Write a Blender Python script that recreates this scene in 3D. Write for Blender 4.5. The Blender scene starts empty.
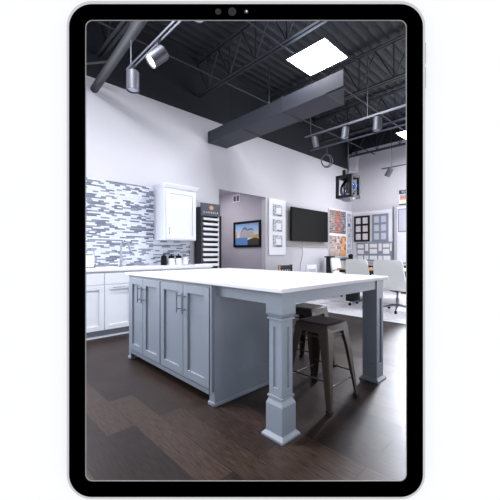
import bpy, bmesh, math, random
from mathutils import Vector, Matrix
random.seed(7)
PI = math.pi
scene = bpy.context.scene
C = scene.collection

# ------------------------------------------------------------ materials
def lin(h):
    h = h.lstrip('#'); o = []
    for i in (0, 2, 4):
        v = int(h[i:i+2], 16)/255
        o.append(v/12.92 if v <= .04045 else ((v+.055)/1.055)**2.4)
    return (*o, 1)
def newmat(name):
    m = bpy.data.materials.new(name); m.use_nodes = True
    nt = m.node_tree; return m, nt, nt.nodes['Principled BSDF']
def pbr(name, col, rough=.5, metal=0, spec=.5, var=.06, scale=18, bump=0, coat=0):
    """plain material with a little procedural wear in colour and gloss"""
    m, nt, b = newmat(name); N = nt.nodes; L = nt.links
    tc = N.new('ShaderNodeTexCoord'); n = N.new('ShaderNodeTexNoise'); n.inputs['Scale'].default_value = scale
    n.inputs['Detail'].default_value = 5
    L.new(tc.outputs['Object'], n.inputs['Vector'])
    mx = N.new('ShaderNodeMix'); mx.data_type = 'RGBA'
    c = lin(col)
    mx.inputs[6].default_value = tuple(max(0, x*(1-var)) for x in c[:3])+(1,)
    mx.inputs[7].default_value = tuple(min(1, x*(1+var)) for x in c[:3])+(1,)
    L.new(n.outputs['Fac'], mx.inputs[0]); L.new(mx.outputs[2], b.inputs['Base Color'])
    mr = N.new('ShaderNodeMapRange'); mr.inputs['To Min'].default_value = max(0, rough-.06); mr.inputs['To Max'].default_value = min(1, rough+.06)
    L.new(n.outputs['Fac'], mr.inputs['Value']); L.new(mr.outputs['Result'], b.inputs['Roughness'])
    b.inputs['Metallic'].default_value = metal
    b.inputs['Specular IOR Level'].default_value = spec
    b.inputs['Coat Weight'].default_value = coat
    if bump:
        bp = N.new('ShaderNodeBump'); bp.inputs['Strength'].default_value = bump; bp.inputs['Distance'].default_value = .002
        n2 = N.new('ShaderNodeTexNoise'); n2.inputs['Scale'].default_value = scale*14
        L.new(tc.outputs['Object'], n2.inputs['Vector']); L.new(n2.outputs['Fac'], bp.inputs['Height']); L.new(bp.outputs['Normal'], b.inputs['Normal'])
    return m
def emit(name, col, st):
    m, nt, b = newmat(name)
    b.inputs['Base Color'].default_value = lin(col); b.inputs['Emission Color'].default_value = lin(col)
    b.inputs['Emission Strength'].default_value = st
    return m
def pane_mat(name):
    m, nt, b = newmat(name); N = nt.nodes; L = nt.links
    tr = N.new('ShaderNodeBsdfTransparent'); gl = N.new('ShaderNodeBsdfGlossy'); gl.inputs['Roughness'].default_value = .02
    fr = N.new('ShaderNodeFresnel'); fr.inputs['IOR'].default_value = 1.45
    ms = N.new('ShaderNodeMixShader'); out = N['Material Output']
    L.new(fr.outputs[0], ms.inputs[0]); L.new(tr.outputs[0], ms.inputs[1]); L.new(gl.outputs[0], ms.inputs[2]); L.new(ms.outputs[0], out.inputs['Surface'])
    return m
def ramp(nt, src, stops, interp='LINEAR'):
    r = nt.nodes.new('ShaderNodeValToRGB'); r.color_ramp.interpolation = interp
    e = r.color_ramp.elements
    while len(e) > 1: e.remove(e[-1])
    e[0].position, e[0].color = stops[0][0], lin(stops[0][1])
    for p, c in stops[1:]:
        x = e.new(p); x.color = lin(c)
    nt.links.new(src, r.inputs['Fac']); return r
def brick_mat(name, stops, w, h, mortar, rough, swap, mortar_col=None, grain=0, spec=.5, stretch=(1, 1, 1), bumpd=.0, offset=.37, interp='CONSTANT', squash=1.0, amt=.5, smears=False):
    """procedural strips (planks, mosaic, brick): each gets its own random tone. swap = the object axes used as (along, across)"""
    m, nt, b = newmat(name); N = nt.nodes; L = nt.links
    tc = N.new('ShaderNodeTexCoord'); sp = N.new('ShaderNodeSeparateXYZ'); L.new(tc.outputs['Object'], sp.inputs[0])
    cb = N.new('ShaderNodeCombineXYZ'); L.new(sp.outputs[swap[0]], cb.inputs[0]); L.new(sp.outputs[swap[1]], cb.inputs[1])
    br = N.new('ShaderNodeTexBrick'); L.new(cb.outputs[0], br.inputs['Vector'])
    br.offset = offset; br.squash = squash; br.squash_frequency = 3; br.offset_frequency = 2
    br.inputs['Scale'].default_value = 1; br.inputs['Brick Width'].default_value = w; br.inputs['Row Height'].default_value = h
    br.inputs['Mortar Size'].default_value = mortar; br.inputs['Mortar Smooth'].default_value = .1
    br.inputs['Color1'].default_value = (0, 0, 0, 1); br.inputs['Color2'].default_value = (1, 1, 1, 1); br.inputs['Mortar'].default_value = (.5, .5, .5, 1)
    rp = ramp(nt, br.outputs['Color'], stops, interp)
    col = rp.outputs['Color']
    if grain:
        mp = N.new('ShaderNodeMapping'); mp.inputs['Scale'].default_value = stretch; L.new(cb.outputs[0], mp.inputs[0])
        n = N.new('ShaderNodeTexNoise'); n.inputs['Scale'].default_value = grain; n.inputs['Detail'].default_value = 8; n.inputs['Roughness'].default_value = .65
        L.new(mp.outputs[0], n.inputs['Vector'])
        g = N.new('ShaderNodeMapRange'); g.inputs['From Min'].default_value = .3; g.inputs['From Max'].default_value = .7
        g.inputs['To Min'].default_value = 1-amt; g.inputs['To Max'].default_value = 1+amt; L.new(n.outputs['Fac'], g.inputs['Value'])
        mu = N.new('ShaderNodeVectorMath'); mu.operation = 'SCALE'; L.new(col, mu.inputs[0]); L.new(g.outputs[0], mu.inputs['Scale']); col = mu.outputs[0]
        if smears:
            n2 = N.new('ShaderNodeTexNoise'); n2.inputs['Scale'].default_value = 1.7; n2.inputs['Detail'].default_value = 6
            L.new(cb.outputs[0], n2.inputs['Vector'])
            ad = N.new('ShaderNodeMath'); ad.operation = 'ADD'; L.new(n2.outputs['Fac'], ad.inputs[0]); L.new(n.outputs['Fac'], ad.inputs[1])
            mr = N.new('ShaderNodeMapRange'); mr.inputs['From Min'].default_value = .7; mr.inputs['From Max'].default_value = 1.3; mr.inputs['To Min'].default_value = rough-.09; mr.inputs['To Max'].default_value = rough+.10
            bq = N.new('ShaderNodeBump'); bq.inputs['Strength'].default_value = .2; bq.inputs['Distance'].default_value = .0004; L.new(n.outputs['Fac'], bq.inputs['Height'])
            L.new(ad.outputs[0], mr.inputs['Value']); L.new(mr.outputs[0], b.inputs['Roughness'])
    if mortar_col:
        mx = N.new('ShaderNodeMix'); mx.data_type = 'RGBA'; L.new(br.outputs['Fac'], mx.inputs[0]); L.new(col, mx.inputs[6]); mx.inputs[7].default_value = lin(mortar_col); col = mx.outputs[2]
    L.new(col, b.inputs['Base Color'])
    if not (grain and smears): b.inputs['Roughness'].default_value = rough
    b.inputs['Specular IOR Level'].default_value = spec
    if bumpd:
        bp = N.new('ShaderNodeBump'); bp.inputs['Strength'].default_value = .5; bp.inputs['Distance'].default_value = bumpd; bp.invert = True
        L.new(br.outputs['Fac'], bp.inputs['Height'])
        if smears: L.new(bq.outputs['Normal'], bp.inputs['Normal'])
        L.new(bp.outputs['Normal'], b.inputs['Normal'])
    return m

M = {}
M['wall'] = pbr('wall_paint', '#cfced4', .75, var=.015, bump=.1)
M['bounce_damper'] = pbr('dark_grey_bounce_damper', '#4c4c54', .8)
M['wall_grey'] = pbr('hall_paint', '#b9b6c2', .75, var=.015)
M['outside_white'] = pbr('outside_white_paint', '#fbfbfb', .9, var=0, spec=.1)
M['dark_paint'] = pbr('dark_upper_wall_paint', '#24262d', .8, var=.1)
M['deck'] = pbr('dark_deck_paint', '#1f2128', .7, var=.15, scale=3)
M['joist'] = pbr('joist_paint', '#23252d', .6, var=.1)
M['joist_blue'] = pbr('joist_far_paint', '#2b2c48', .5, var=.1)
M['duct'] = pbr('duct_paint', '#363943', .55, var=.08)
M['pipe'] = pbr('pipe_paint', '#26282f', .65, var=.1)
M['floor'] = brick_mat('dark_wood_planks', [(0, '#221b19'), (.16, '#2a201d'), (.3, '#332823'), (.45, '#261d1b'), (.6, '#382c27'), (.74, '#2d2320'), (.9, '#40332d')],
                       1.22, .178, .0022, .39, (1, 0), mortar_col='#15100f', grain=7, stretch=(1.5, 18, 1), bumpd=.0015, amt=.95, smears=True, spec=.17)
M['floor_light'] = brick_mat('pale_carpet_tiles', [(0, '#d9d9e0'), (.25, '#e4e3ea'), (.5, '#cdcdd6'), (.75, '#ecebf0')], .6, .6, .002, .7, (1, 0), mortar_col='#9a9aa6', grain=14, stretch=(3, 1, 1), amt=.3)
M['border'] = pbr('pale_edging', '#f0f0f4', .5)
M['mosaic'] = brick_mat('mosaic_strips', [(0, '#d8dde7'), (.10, '#7c8290'), (.2, '#d2d7e2'), (.33, '#8a909e'), (.42, '#dee2eb'), (.5, '#656b7a'), (.6, '#dce0ea'), (.68, '#7f8593'), (.76, '#dce0e9'), (.84, '#6a7080'), (.92, '#d8dde7')],
                        .13, .0225, .0014, .35, (0, 2), spec=.3, mortar_col='#9da4b8', offset=.43, squash=.62, bumpd=.001)
M['white_cab'] = pbr('white_lacquer', '#eceff7', .35, var=.01)
M['white_top'] = pbr('white_quartz', '#c9cad2', .5, var=.02, scale=60)
M['grey_cab'] = pbr('grey_lacquer', '#7e8794', .42, var=.03)
M['grey_dark'] = pbr('grey_shadow_gap', '#2a2d34', .7)  # shade of the toe-kick recess put into the colour
M['kitchen_top'] = pbr('bright_white_quartz', '#f4f5fa', .4, var=.01)
M['steel'] = pbr('brushed_steel', '#a9adb8', .28, metal=1, var=.05)
M['nickel'] = pbr('handle_nickel', '#8d94a3', .3, metal=1)
M['chrome'] = pbr('chrome', '#8f929b', .2, metal=1, var=.02)
M['spot'] = pbr('spot_grey_metal', '#3d3f47', .5, metal=.1)
M['spot_dark'] = pbr('spot_dark_metal', '#3d3f47', .4, metal=.25)
M['track'] = pbr('track_metal', '#4a4c55', .5, metal=.25)
M['bronze'] = pbr('gunmetal_bronze', '#3b322b', .42, metal=.3, var=.3, scale=30)
M['bronze_seat'] = pbr('worn_bronze_seat', '#322825', .4, metal=.3, var=.4, scale=22)
M['rubber'] = pbr('black_rubber', '#141416', .7)
M['black'] = pbr('black_plastic', '#0a0a0d', .6, spec=.2)
M['tv'] = pbr('tv_screen', '#050507', .5, spec=.15, var=0)
M['black_metal'] = pbr('black_metal', '#16171c', .4, metal=.2)
M['navy'] = pbr('slate_navy_panel', '#3a3f50', .45)
M['tower'] = pbr('tower_charcoal', '#2f3138', .5)
M['gold'] = pbr('gold_print', '#d8a860', .5, var=.2, scale=60)
M['print_white'] = pbr('white_print', '#e8eaf0', .5)
M['print_red'] = pbr('red_print', '#b0605a', .5)
M['slab'] = pbr('pale_quartz_slab', '#f1f1f4', .25, var=.04, scale=40)
M['bezel'] = pbr('tablet_black_glass', '#000000', 1.0, spec=0, var=0)
M['casing'] = pbr('tablet_pale_aluminium', '#cccccc', .6, var=.01, spec=.2)
M['button'] = pbr('tablet_button_grey', '#b4b4b4', .6, spec=.2)
M['lens'] = pbr('tablet_lens_grey', '#333333', .9, var=.05, spec=0)
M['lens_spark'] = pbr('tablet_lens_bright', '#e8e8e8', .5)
M['screen_edge'] = pbr('tablet_screen_edge', '#8c8c8c', .6, var=0, spec=.1)
M['leather'] = pbr('white_leather', '#dfe2e0', .45, var=.02, bump=.2)
M['wood'] = pbr('light_wood', '#c09a72', .45, var=.15, scale=12)
M['board'] = pbr('white_board', '#f3f4fa', .5, var=.01)
M['board_grey'] = pbr('grey_board', '#8e94a3', .5)
M['taupe'] = pbr('taupe_panel', '#a39f9e', .6)
M['sample_print'] = brick_mat('sample_print', [(0, '#8a8f9c'), (.3, '#b9bcc6'), (.55, '#5c606c'), (.8, '#9a9daa')], .06, .035, .004, .4, (0, 2), mortar_col='#f3f4fa')
M['glass'] = pane_mat('window_glass')
M['globe_glass'] = pane_mat('globe_glass')
M['panel_light'] = emit('led_panel', '#eef0ff', 22)
M['spot_light'] = emit('spot_bulb', '#ffffff', 6)
M['blue_spot'] = pbr('lantern_blue', '#3f78c8', .3, var=.3, scale=40)
M['tv_wire'] = pbr('thin_cable', '#6a6c76', .5)

# ------------------------------------------------------------ geometry helpers
def nb(): return bmesh.new()
def box(bm, x0, x1, y0, y1, z0, z1, mat=None):
    vs = [bm.verts.new((x, y, z)) for z in (z0, z1) for y in (y0, y1) for x in (x0, x1)]
    if mat is not None:
        for v in vs: v.co = mat @ v.co
    for f in ((0, 2, 3, 1), (4, 5, 7, 6), (0, 1, 5, 4), (2, 6, 7, 3), (0, 4, 6, 2), (1, 3, 7, 5)):
        bm.faces.new([vs[i] for i in f])
    return bm
def frustum(bm, a, b, z0, z1):
    """a, b = (x0,x1,y0,y1) rectangles at z0 and z1"""
    vs = [bm.verts.new((x, y, z)) for r, z in ((a, z0), (b, z1)) for y in r[2:] for x in r[:2]]
    for f in ((0, 2, 3, 1), (4, 5, 7, 6), (0, 1, 5, 4), (2, 6, 7, 3), (0, 4, 6, 2), (1, 3, 7, 5)):
        bm.faces.new([vs[i] for i in f])
    return bm
def tube(bm, pts, r, seg=10, closed=False, taper=None):
    pts = [Vector(p) for p in pts]; rings = []; n = len(pts); up = None
    for i, p in enumerate(pts):
        if closed: d = (pts[(i+1) % n]-pts[i-1]).normalized()
        else: d = ((pts[i+1]-p) if i < n-1 else (p-pts[i-1])).normalized() if i in (0, n-1) else (pts[i+1]-pts[i-1]).normalized()
        if up is None: up = Vector((0, 0, 1)) if abs(d.z) < .9 else Vector((1, 0, 0))
        a = d.cross(up).normalized(); b = a.cross(d).normalized(); up = b
        rr = taper[i] if taper else r
        rings.append([bm.verts.new(p+(a*math.cos(t)+b*math.sin(t))*rr) for t in (2*PI*k/seg for k in range(seg))])
    m = n if closed else n-1
    for i in range(m):
        A, B = rings[i], rings[(i+1) % n]
        for k in range(seg): bm.faces.new((A[k], A[(k+1) % seg], B[(k+1) % seg], B[k]))
    if not closed: bm.faces.new(rings[0][::-1]); bm.faces.new(rings[-1])
    return bm
def lathe(bm, prof, o=(0, 0, 0), seg=24, mat=None):
    o = Vector(o); rings = []
    for r, z in prof:
        rings.append([bm.verts.new(o+Vector((r*math.cos(2*PI*k/seg), r*math.sin(2*PI*k/seg), z))) for k in range(seg)])
    for A, B in zip(rings, rings[1:]):
        for k in range(seg): bm.faces.new((A[k], A[(k+1) % seg], B[(k+1) % seg], B[k]))
    bm.faces.new(rings[0][::-1]); bm.faces.new(rings[-1])
    if mat is not None:
        for R in rings:
            for v in R: v.co = mat @ v.co
    return bm
def rrect(x0, x1, z0, z1, r, n=10):
    """closed outline of a rounded rectangle, constant point count"""
    out = []
    for cx, cz, a0 in ((x1-r, z1-r, 0), (x0+r, z1-r, 90), (x0+r, z0+r, 180), (x1-r, z0+r, 270)):
        for k in range(n+1):
            a = math.radians(a0+90*k/n); out.append((cx+r*math.cos(a), cz+r*math.sin(a)))
    return out
def ring(bm, outer, inner, y0, y1):
    """frame between two outlines (x,z), from depth y0 to y1"""
    V = [[bm.verts.new((x, y, z)) for x, z in o] for y in (y0, y1) for o in (outer, inner)]
    n = len(outer)
    for k in range(n):
        j = (k+1) % n
        bm.faces.new((V[0][k], V[0][j], V[1][j], V[1][k])); bm.faces.new((V[2][k], V[3][k], V[3][j], V[2][j]))
        bm.faces.new((V[0][k], V[2][k], V[2][j], V[0][j])); bm.faces.new((V[1][k], V[1][j], V[3][j], V[3][k]))
    return bm
def prism(bm, poly, y0, y1):
    A = [bm.verts.new((x, y0, z)) for x, z in poly]; B = [bm.verts.new((x, y1, z)) for x, z in poly]; n = len(poly)
    bm.faces.new(A); bm.faces.new(B[::-1])
    for k in range(n): bm.faces.new((A[k], B[k], B[(k+1) % n], A[(k+1) % n]))
    return bm
def prismz(bm, poly, z0, z1):
    A = [bm.verts.new((x, y, z0)) for x, y in poly]; B = [bm.verts.new((x, y, z1)) for x, y in poly]; n = len(poly)
    bm.faces.new(A); bm.faces.new(B[::-1])
    for k in range(n): bm.faces.new((A[k], B[k], B[(k+1) % n], A[(k+1) % n]))
    return bm

def obj(name, bm, mat, parent=None, bevel=0, smooth=False, loc=None, rot=None):
    bmesh.ops.recalc_face_normals(bm, faces=bm.faces)
    me = bpy.data.meshes.new(name); bm.to_mesh(me); bm.free()
    me.materials.append(M[mat] if isinstance(mat, str) else mat)
    o = bpy.data.objects.new(name, me); C.objects.link(o)
    if parent is not None: o.parent = parent
    if loc: o.location = loc
    if rot: o.rotation_euler = rot
    if smooth:
        for p in me.polygons: p.use_smooth = True
        me.set_sharp_from_angle(angle=math.radians(38))
    if bevel:
        b = o.modifiers.new('edge', 'BEVEL'); b.width = bevel; b.segments = 2; b.limit_method = 'ANGLE'
    return o
def tag(o, label, cat, group=None, kind=None):
    o['label'] = label; o['category'] = cat
    if group: o['group'] = group
    if kind: o['kind'] = kind
    return o
def thing(name, label, cat, loc=(0, 0, 0), rz=0, group=None):
    o = bpy.data.objects.new(name, None); C.objects.link(o); o.location = loc; o.rotation_euler = (0, 0, rz)
    o.empty_display_size = .1
    return tag(o, label, cat, group)
def struct(name, bm, mat, parent=None, bevel=0):
    o = obj(name, bm, mat, parent, bevel)
    if parent is None: o['kind'] = 'structure'
    return o
def dup(root, loc=None, rz=None, label=None, group=None):
    r = root.copy(); C.objects.link(r)
    if loc is not None: r.location = loc
    if rz is not None: r.rotation_euler = (0, 0, rz)
    if label: r['label'] = label
    if group: r['group'] = group
    def rec(a, b):
        for ch in list(a.children):
            c = ch.copy(); C.objects.link(c); c.parent = b; rec(ch, c)
    rec(root, r)
    return r
def text(name, body, size, mat, parent, loc, rot, ext=.001, spacing=1.0):
    cu = bpy.data.curves.new(name, 'FONT'); cu.body = body; cu.size = size; cu.extrude = ext; cu.align_x = 'CENTER'; cu.align_y = 'CENTER'
    cu.space_character = spacing; cu.materials.append(M[mat])
    tmp = bpy.data.objects.new(name, cu); me = bpy.data.meshes.new_from_object(tmp); bpy.data.objects.remove(tmp)
    if not me.materials: me.materials.append(M[mat])
    o = bpy.data.objects.new(name, me); C.objects.link(o); o.parent = parent; o.location = loc; o.rotation_euler = rot
    return o

# ------------------------------------------------------------ camera and key dimensions (metres)
YAW = math.radians(46.5); EYE = 1.12
FW = Vector((math.cos(YAW), math.sin(YAW), 0)); RT = Vector((math.sin(YAW), -math.cos(YAW), 0))
cam = bpy.data.objects.new('camera', bpy.data.cameras.new('camera')); C.objects.link(cam); scene.camera = cam
cam.location = (0, 0, EYE); cam.rotation_euler = (PI/2, 0, YAW-PI/2)
cam.data.sensor_width = 36; cam.data.lens = 36*316.5/500; cam.data.shift_x = .008; cam.data.shift_y = .006
cam.data.clip_start = .05
YW, XW, DECK = 4.97, 9.33, 4.78
FRONT = 1.4375                      # distance to the diagonal front wall that holds the tablet
def front_y(x, extra=.06): return (FRONT+extra-FW.x*x)/FW.y

# ------------------------------------------------------------ the room shell
XL = -3.3
tri = [(XL, YW+.1), (XL, front_y(XL, .05)), (XW+.2, front_y(XW+.2, .05)), (XW+.2, YW+.1)]
floor_poly = [(XL, YW+.1), (XL, front_y(XL, .05)), (5.3, front_y(5.3, .05)), (5.3, YW+.1)]
struct('floor', prismz(nb(), [(XL, YW+2.4), (XL, front_y(XL, .05)), (5.3, front_y(5.3, .05)), (5.3, YW+2.4)], -.1, 0), 'floor')
struct('floor', prismz(nb(), [(5.3, YW+2.4), (5.3, front_y(5.3, .05)), (XW+.2, front_y(XW+.2, .05)), (XW+.2, YW+2.4)], -.1, .002), 'floor_light')
struct('trim_1', box(nb(), 5.25, 5.33, front_y(5.3, .1), YW, .0, .006), 'border')

bm = nb(); box(bm, XL, -1.7, YW, YW+.12, 0, 3.72); box(bm, 1.1, 3.97, YW, YW+.12, 0, 3.72); box(bm, -1.7, 1.1, YW, YW+.12, 0, 1.0); box(bm, -1.7, 1.1, YW, YW+.12, 2.9, 3.72); box(bm, 5.34, XW+.2, YW, YW+.12, 0, 3.72); box(bm, 3.97, 5.34, YW, YW+.12, 2.40, 3.72)
struct('wall_back', bm, 'wall')
struct('wall_back_upper', box(nb(), XL, XW+.2, YW-.01, YW+.12, 3.72, DECK+.2), 'dark_paint')
# corridor behind the doorway
struct('wall_corridor_right', box(nb(), 5.34, 5.46, YW+.12, 6.9, 0, 2.8), 'wall_grey')
struct('wall_corridor_left', box(nb(), 3.85, 3.97, YW+.12, 6.9, 0, 2.8), 'wall_grey')
struct('wall_corridor_end', box(nb(), 3.85, 5.46, 6.62, 6.74, 0, 2.8), 'wall_grey')
struct('ceiling_corridor', box(nb(), 3.85, 5.46, YW+.12, 6.74, 2.66, 2.76), 'wall')
hl = thing('hall_fill_light', 'added unseen fill light on the corridor ceiling behind the doorway', 'ceiling light', (4.3, 6.15, 2.66))  # fixture and lamp added out of sight to brighten the corridor
obj('diffuser', box(nb(), -.25, .25, -.25, .25, -.03, -.012), emit('hall_fill_glow', '#fff6ee', 4), hl); obj('housing', box(nb(), -.27, .27, -.27, .27, -.012, 0), 'board', hl)
l = bpy.data.lights.new('hall_fill_lamp', 'AREA'); l.energy = 15; l.size = .5; l.color = (1, .97, .95)
o = bpy.data.objects.new('hall_fill_lamp', l); C.objects.link(o); o.parent = hl; o.location = (0, 0, -.035)
bm = nb(); box(bm, 4.5, 5.33, 6.575, 6.61, 0.01, 2.1)
d1 = struct('door_1', bm, 'tower')
lathe_m = Matrix.Translation((4.58, 6.55, 1.0)) @ Matrix.Rotation(PI/2, 4, 'X')
obj('door_handle', lathe(nb(), [(.012, 0), (.012, .03), (.028, .035), (.028, .06), (.015, .065)], mat=lathe_m), 'nickel', d1, smooth=True)

# right wall with tall daylight windows beyond the frame edge
wins = [(.95, 3.2), (-1.3, .55), (-3.6, -1.7), (-5.9, -4.0)]
bm = nb(); yb = front_y(XW, 0)-.3
box(bm, XW, XW+.18, yb, YW+.12, 0, .25); box(bm, XW, XW+.18, yb, YW+.12, 4.15, 4.3)
ys = [YW+.12]+[v for w in wins for v in (w[1], w[0])]+[yb]
for a, b in zip(ys[0::2], ys[1::2]): box(bm, XW, XW+.18, b, a, .25, 4.15)
struct('wall_right', bm, 'wall')
struct('wall_right_upper', box(nb(), XW-.005, XW+.18, yb, YW-.02, 4.3, DECK+.2), 'dark_paint')
for i, (a, b) in enumerate(wins):
    bm = nb()
    for p in ((a, a+.06), (b-.06, b), ((a+b)/2-.03, (a+b)/2+.03)): box(bm, XW+.05, XW+.12, p[0], p[1], .25, 4.15)
    for z in (.25, 2.4, 4.09): box(bm, XW+.05, XW+.12, a+.06, b-.06, z, z+.06)
    w = struct('window_%d' % (i+1), bm, 'black_metal')
    obj('glass_pane', box(nb(), XW+.08, XW+.086, a+.02, b-.02, .28, 4.12), 'glass', w)

bm = nb()
for p in ((-1.7, -1.64), (1.04, 1.1), (-.33, -.27)): box(bm, p[0], p[1], YW+.03, YW+.09, 1.0, 2.9)
for z in (1.0, 2.84): box(bm, -1.64, 1.04, YW+.03, YW+.09, z, z+.06)
w = struct('window_5', bm, 'black_metal')  # unseen window added as a source of light from the left
obj('glass_pane', box(nb(), -1.68, 1.08, YW+.055, YW+.061, 1.02, 2.88), 'glass', w)

# deck: corrugated steel with its ribs running along X
bm = nb(); y = front_y(XW, 0)-.5; prof = []
while y < YW+.12:
    prof += [(y, DECK), (y+.045, DECK+.02), (y+.105, DECK+.02), (y+.15, DECK)]; y += .16
lo = [bm.verts.new((XL, a, z)) for a, z in prof]; hi = [bm.verts.new((XW+.2, a, z)) for a, z in prof]
for k in range(len(prof)-1): bm.faces.new((lo[k], lo[k+1], hi[k+1], hi[k]))
box(bm, XL, XW+.2, front_y(XW, 0)-.5, YW+.12, DECK+.05, DECK+.15)
bmesh.ops.bisect_plane(bm, geom=bm.verts[:]+bm.edges[:]+bm.faces[:], plane_co=FW*(FRONT+.03), plane_no=-FW, clear_outer=True)
struct('ceiling', bm, 'deck')

# diagonal front wall: white, holding the tablet-shaped opening.  Built in a frame where x = right, y = away, z = up
FR = Matrix.Translation(FW*FRONT) @ Matrix.Rotation(YAW-PI/2, 4, 'Z')
PXM = FRONT/316.5
def sx(u): return (u-246)*PXM
def sz(v): return EYE+(253-v)*PXM
hole = rrect(sx(74), sx(417.5), sz(496), sz(7), .05)
# outer rectangle with the same number of points as the rounded hole
def rect_like(x0, x1, z0, z1, n=10):
    out = []
    for cx, cz in ((x1, z1), (x0, z1), (x0, z0), (x1, z0)): out += [(cx, cz)]*(n+1)
    return out
def flat_frame(bm, x0, x1, z0, z1, inner, y0, y1, n=10):
    """wall slab with a rounded hole: fans from each corner"""
    cs = [(x1, z1), (x0, z1), (x0, z0), (x1, z0)]
    for y, flip in ((y0, 0), (y1, 1)):
        cv = [bm.verts.new((x, y, z)) for x, z in cs]; iv = [bm.verts.new((x, y, z)) for x, z in inner]
        for c in range(4):
            q = iv[c*(n+1):(c+1)*(n+1)]
            for k in range(n): bm.faces.new((cv[c], q[k], q[k+1]))
            bm.faces.new((cv[c], q[-1], iv[((c+1)*(n+1)) % len(iv)], cv[(c+1) % 4]))
        if y == y0: I0, O0 = iv, cv
        else: I1, O1 = iv, cv
    m = len(inner)
    for k in range(m): bm.faces.new((I0[k], I1[k], I1[(k+1) % m], I0[(k+1) % m]))
    for k in range(4): bm.faces.new((O0[k], O1[k], O1[(k+1) % 4], O0[(k+1) % 4]))
    return bm
xr = (XW+.2-FW.x*FRONT)/RT.x; xl = (XL-FW.x*FRONT)/RT.x
bm = flat_frame(nb(), xl-.1, xr+.3, -.4, DECK+.3, hole, .036, .066)
w = struct('wall_front', bm, 'outside_white'); w.matrix_world = FR
w = struct('wall_front_bounce_damper', flat_frame(nb(), xl-.1, xr+.3, 0, DECK+.05, rrect(sx(72), sx(420), sz(497), sz(5), .05), .067, .08), 'bounce_damper'); w.matrix_world = FR  # added unseen layer, kept dark to cut light bouncing back into the room

# ------------------------------------------------------------ the tablet that frames the showroom
tb = thing('tablet', 'upright tablet with black bezel, pale metal rim and side buttons around the showroom view', 'tablet')
tb.matrix_world = FR @ Matrix.Identity(4)
T = .034
out_ = rrect(sx(66.7), sx(425.2), sz(499.4), sz(.9), 25*PXM); blk = rrect(sx(68.9), sx(423.1), sz(497.2), sz(3.9), 22.5*PXM)
scr = rrect(sx(85.2), sx(406.8), sz(481.5), sz(19.8), 7*PXM); scr2 = rrect(sx(85.9), sx(406.2), sz(480.9), sz(20.4), 6.6*PXM)
obj('casing', ring(nb(), out_, blk, 0, T), 'casing', tb, smooth=True)
obj('bezel', ring(nb(), blk, scr, .001, .005), 'bezel', tb)
obj('screen_edge', ring(nb(), scr, scr2, .001, .003), 'screen_edge', tb)
def disc(name, u, v, r, mat, y=-.001, par=tb):
    m = Matrix.Translation((sx(u), y, sz(v))) @ Matrix.Rotation(PI/2, 4, 'X')
    return obj(name, lathe(nb(), [(r*PXM, 0), (r*PXM, .002)], mat=m, seg=28), mat, par)
disc('front_sensor', 218.2, 12, 3, 'lens'); disc('front_sensor', 232.2, 12, 4.1, 'lens')
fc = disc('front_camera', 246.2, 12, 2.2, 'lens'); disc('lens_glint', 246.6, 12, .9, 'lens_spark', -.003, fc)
bt = lambda u0, u1, v0, v1: obj('button', box(nb(), sx(u0), sx(u1), T*.25, T*.75, sz(v1), sz(v0)), 'button', tb, bevel=.002)
bt(376, 400, -.6, 1.2); bt(425, 427.2, 41, 62); bt(425, 427.2, 66, 87)

# ------------------------------------------------------------ kitchen island
def shaker(name, x0, x1, z0, z1, mat, parent, y=0., t=.02, rail=.062, inset=.014):
    """shaker door: four rails and a recessed panel, front face at y-t"""
    bm = nb()
    box(bm, x0, x0+rail, y-t, y, z0, z1); box(bm, x1-rail, x1, y-t, y, z0, z1)
    box(bm, x0+rail, x1-rail, y-t, y, z0, z0+rail); box(bm, x0+rail, x1-rail, y-t, y, z1-rail, z1)
    box(bm, x0+rail-.001, x1-rail+.001, y-t+inset, y-.001, z0+rail-.001, z1-rail+.001)
    return obj(name, bm, mat, parent, bevel=.0015)
def bar_handle(parent, x, z0, z1, y, mat='nickel', out=.036, r=.0055, label=None):
    bm = nb(); tube(bm, [(x, y-out, z0), (x, y-out, z1)], r)
    for z in (z0+.03, z1-.03): tube(bm, [(x, y, z), (x, y-out, z)], r*.8)
    o = obj('handle', bm, mat, parent, smooth=True); o['label'] = label or 'brushed metal bar handle'; return o

def island_unit(name, label, y_far, y_near, splits, foot_at):
    """double-door cabinet facing -X; local x runs from far to near, local y is depth"""
    w = y_far-y_near
    t = thing(name, label, 'cabinet', (1.42, y_far, 0), -PI/2, 'grey cabinets under the island')
    bm = nb()
    if foot_at == 1: box(bm, .0, w-.045, .0, .64, .105, .888); box(bm, w-.045, w, .08, .64, .105, .888); box(bm, w-.014, w, -.02, .08, .105, .888); box(bm, w-.045, w-.014, -.0, .08, .863, .888); box(bm, w-.045, w-.014, -.0, .08, .105, .122)
    else: box(bm, .0, w-.006, .0, .64, .105, .888)
    obj('body', bm, 'grey_cab', t)
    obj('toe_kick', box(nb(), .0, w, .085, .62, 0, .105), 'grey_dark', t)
    obj('bottom_rail', box(nb(), 0 if foot_at != 0 else .05, w if foot_at != 1 else w-.05, -.006, .02, .07, .104), 'grey_cab', t, bevel=.002)
    fx = (0, .05) if foot_at == 0 else (w-.05, w)
    f = obj('foot', box(nb(), fx[0], fx[1], 0, .1, 0, .104), 'grey_cab', t)
    obj('foot_shoe', box(nb(), fx[0]-.008, fx[1]+.008, -.012, .11, 0, .028), 'grey_cab', f, bevel=.006)
    for k in range(2):
        x0, x1 = y_far-splits[k], y_far-splits[k+1]
        d = shaker('door', x0+.003, x1-.003, .122, .862, 'grey_cab', t)
        hx = x1-.04 if k == 0 else x0+.04
        bar_handle(d, hx, .635, .80, -.02)
    return t
island_unit('island_cabinet', 'grey double-door island cabinet at the end nearest the white kitchen units', 3.31, 2.60, (3.25, 2.945, 2.605), 0)
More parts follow.
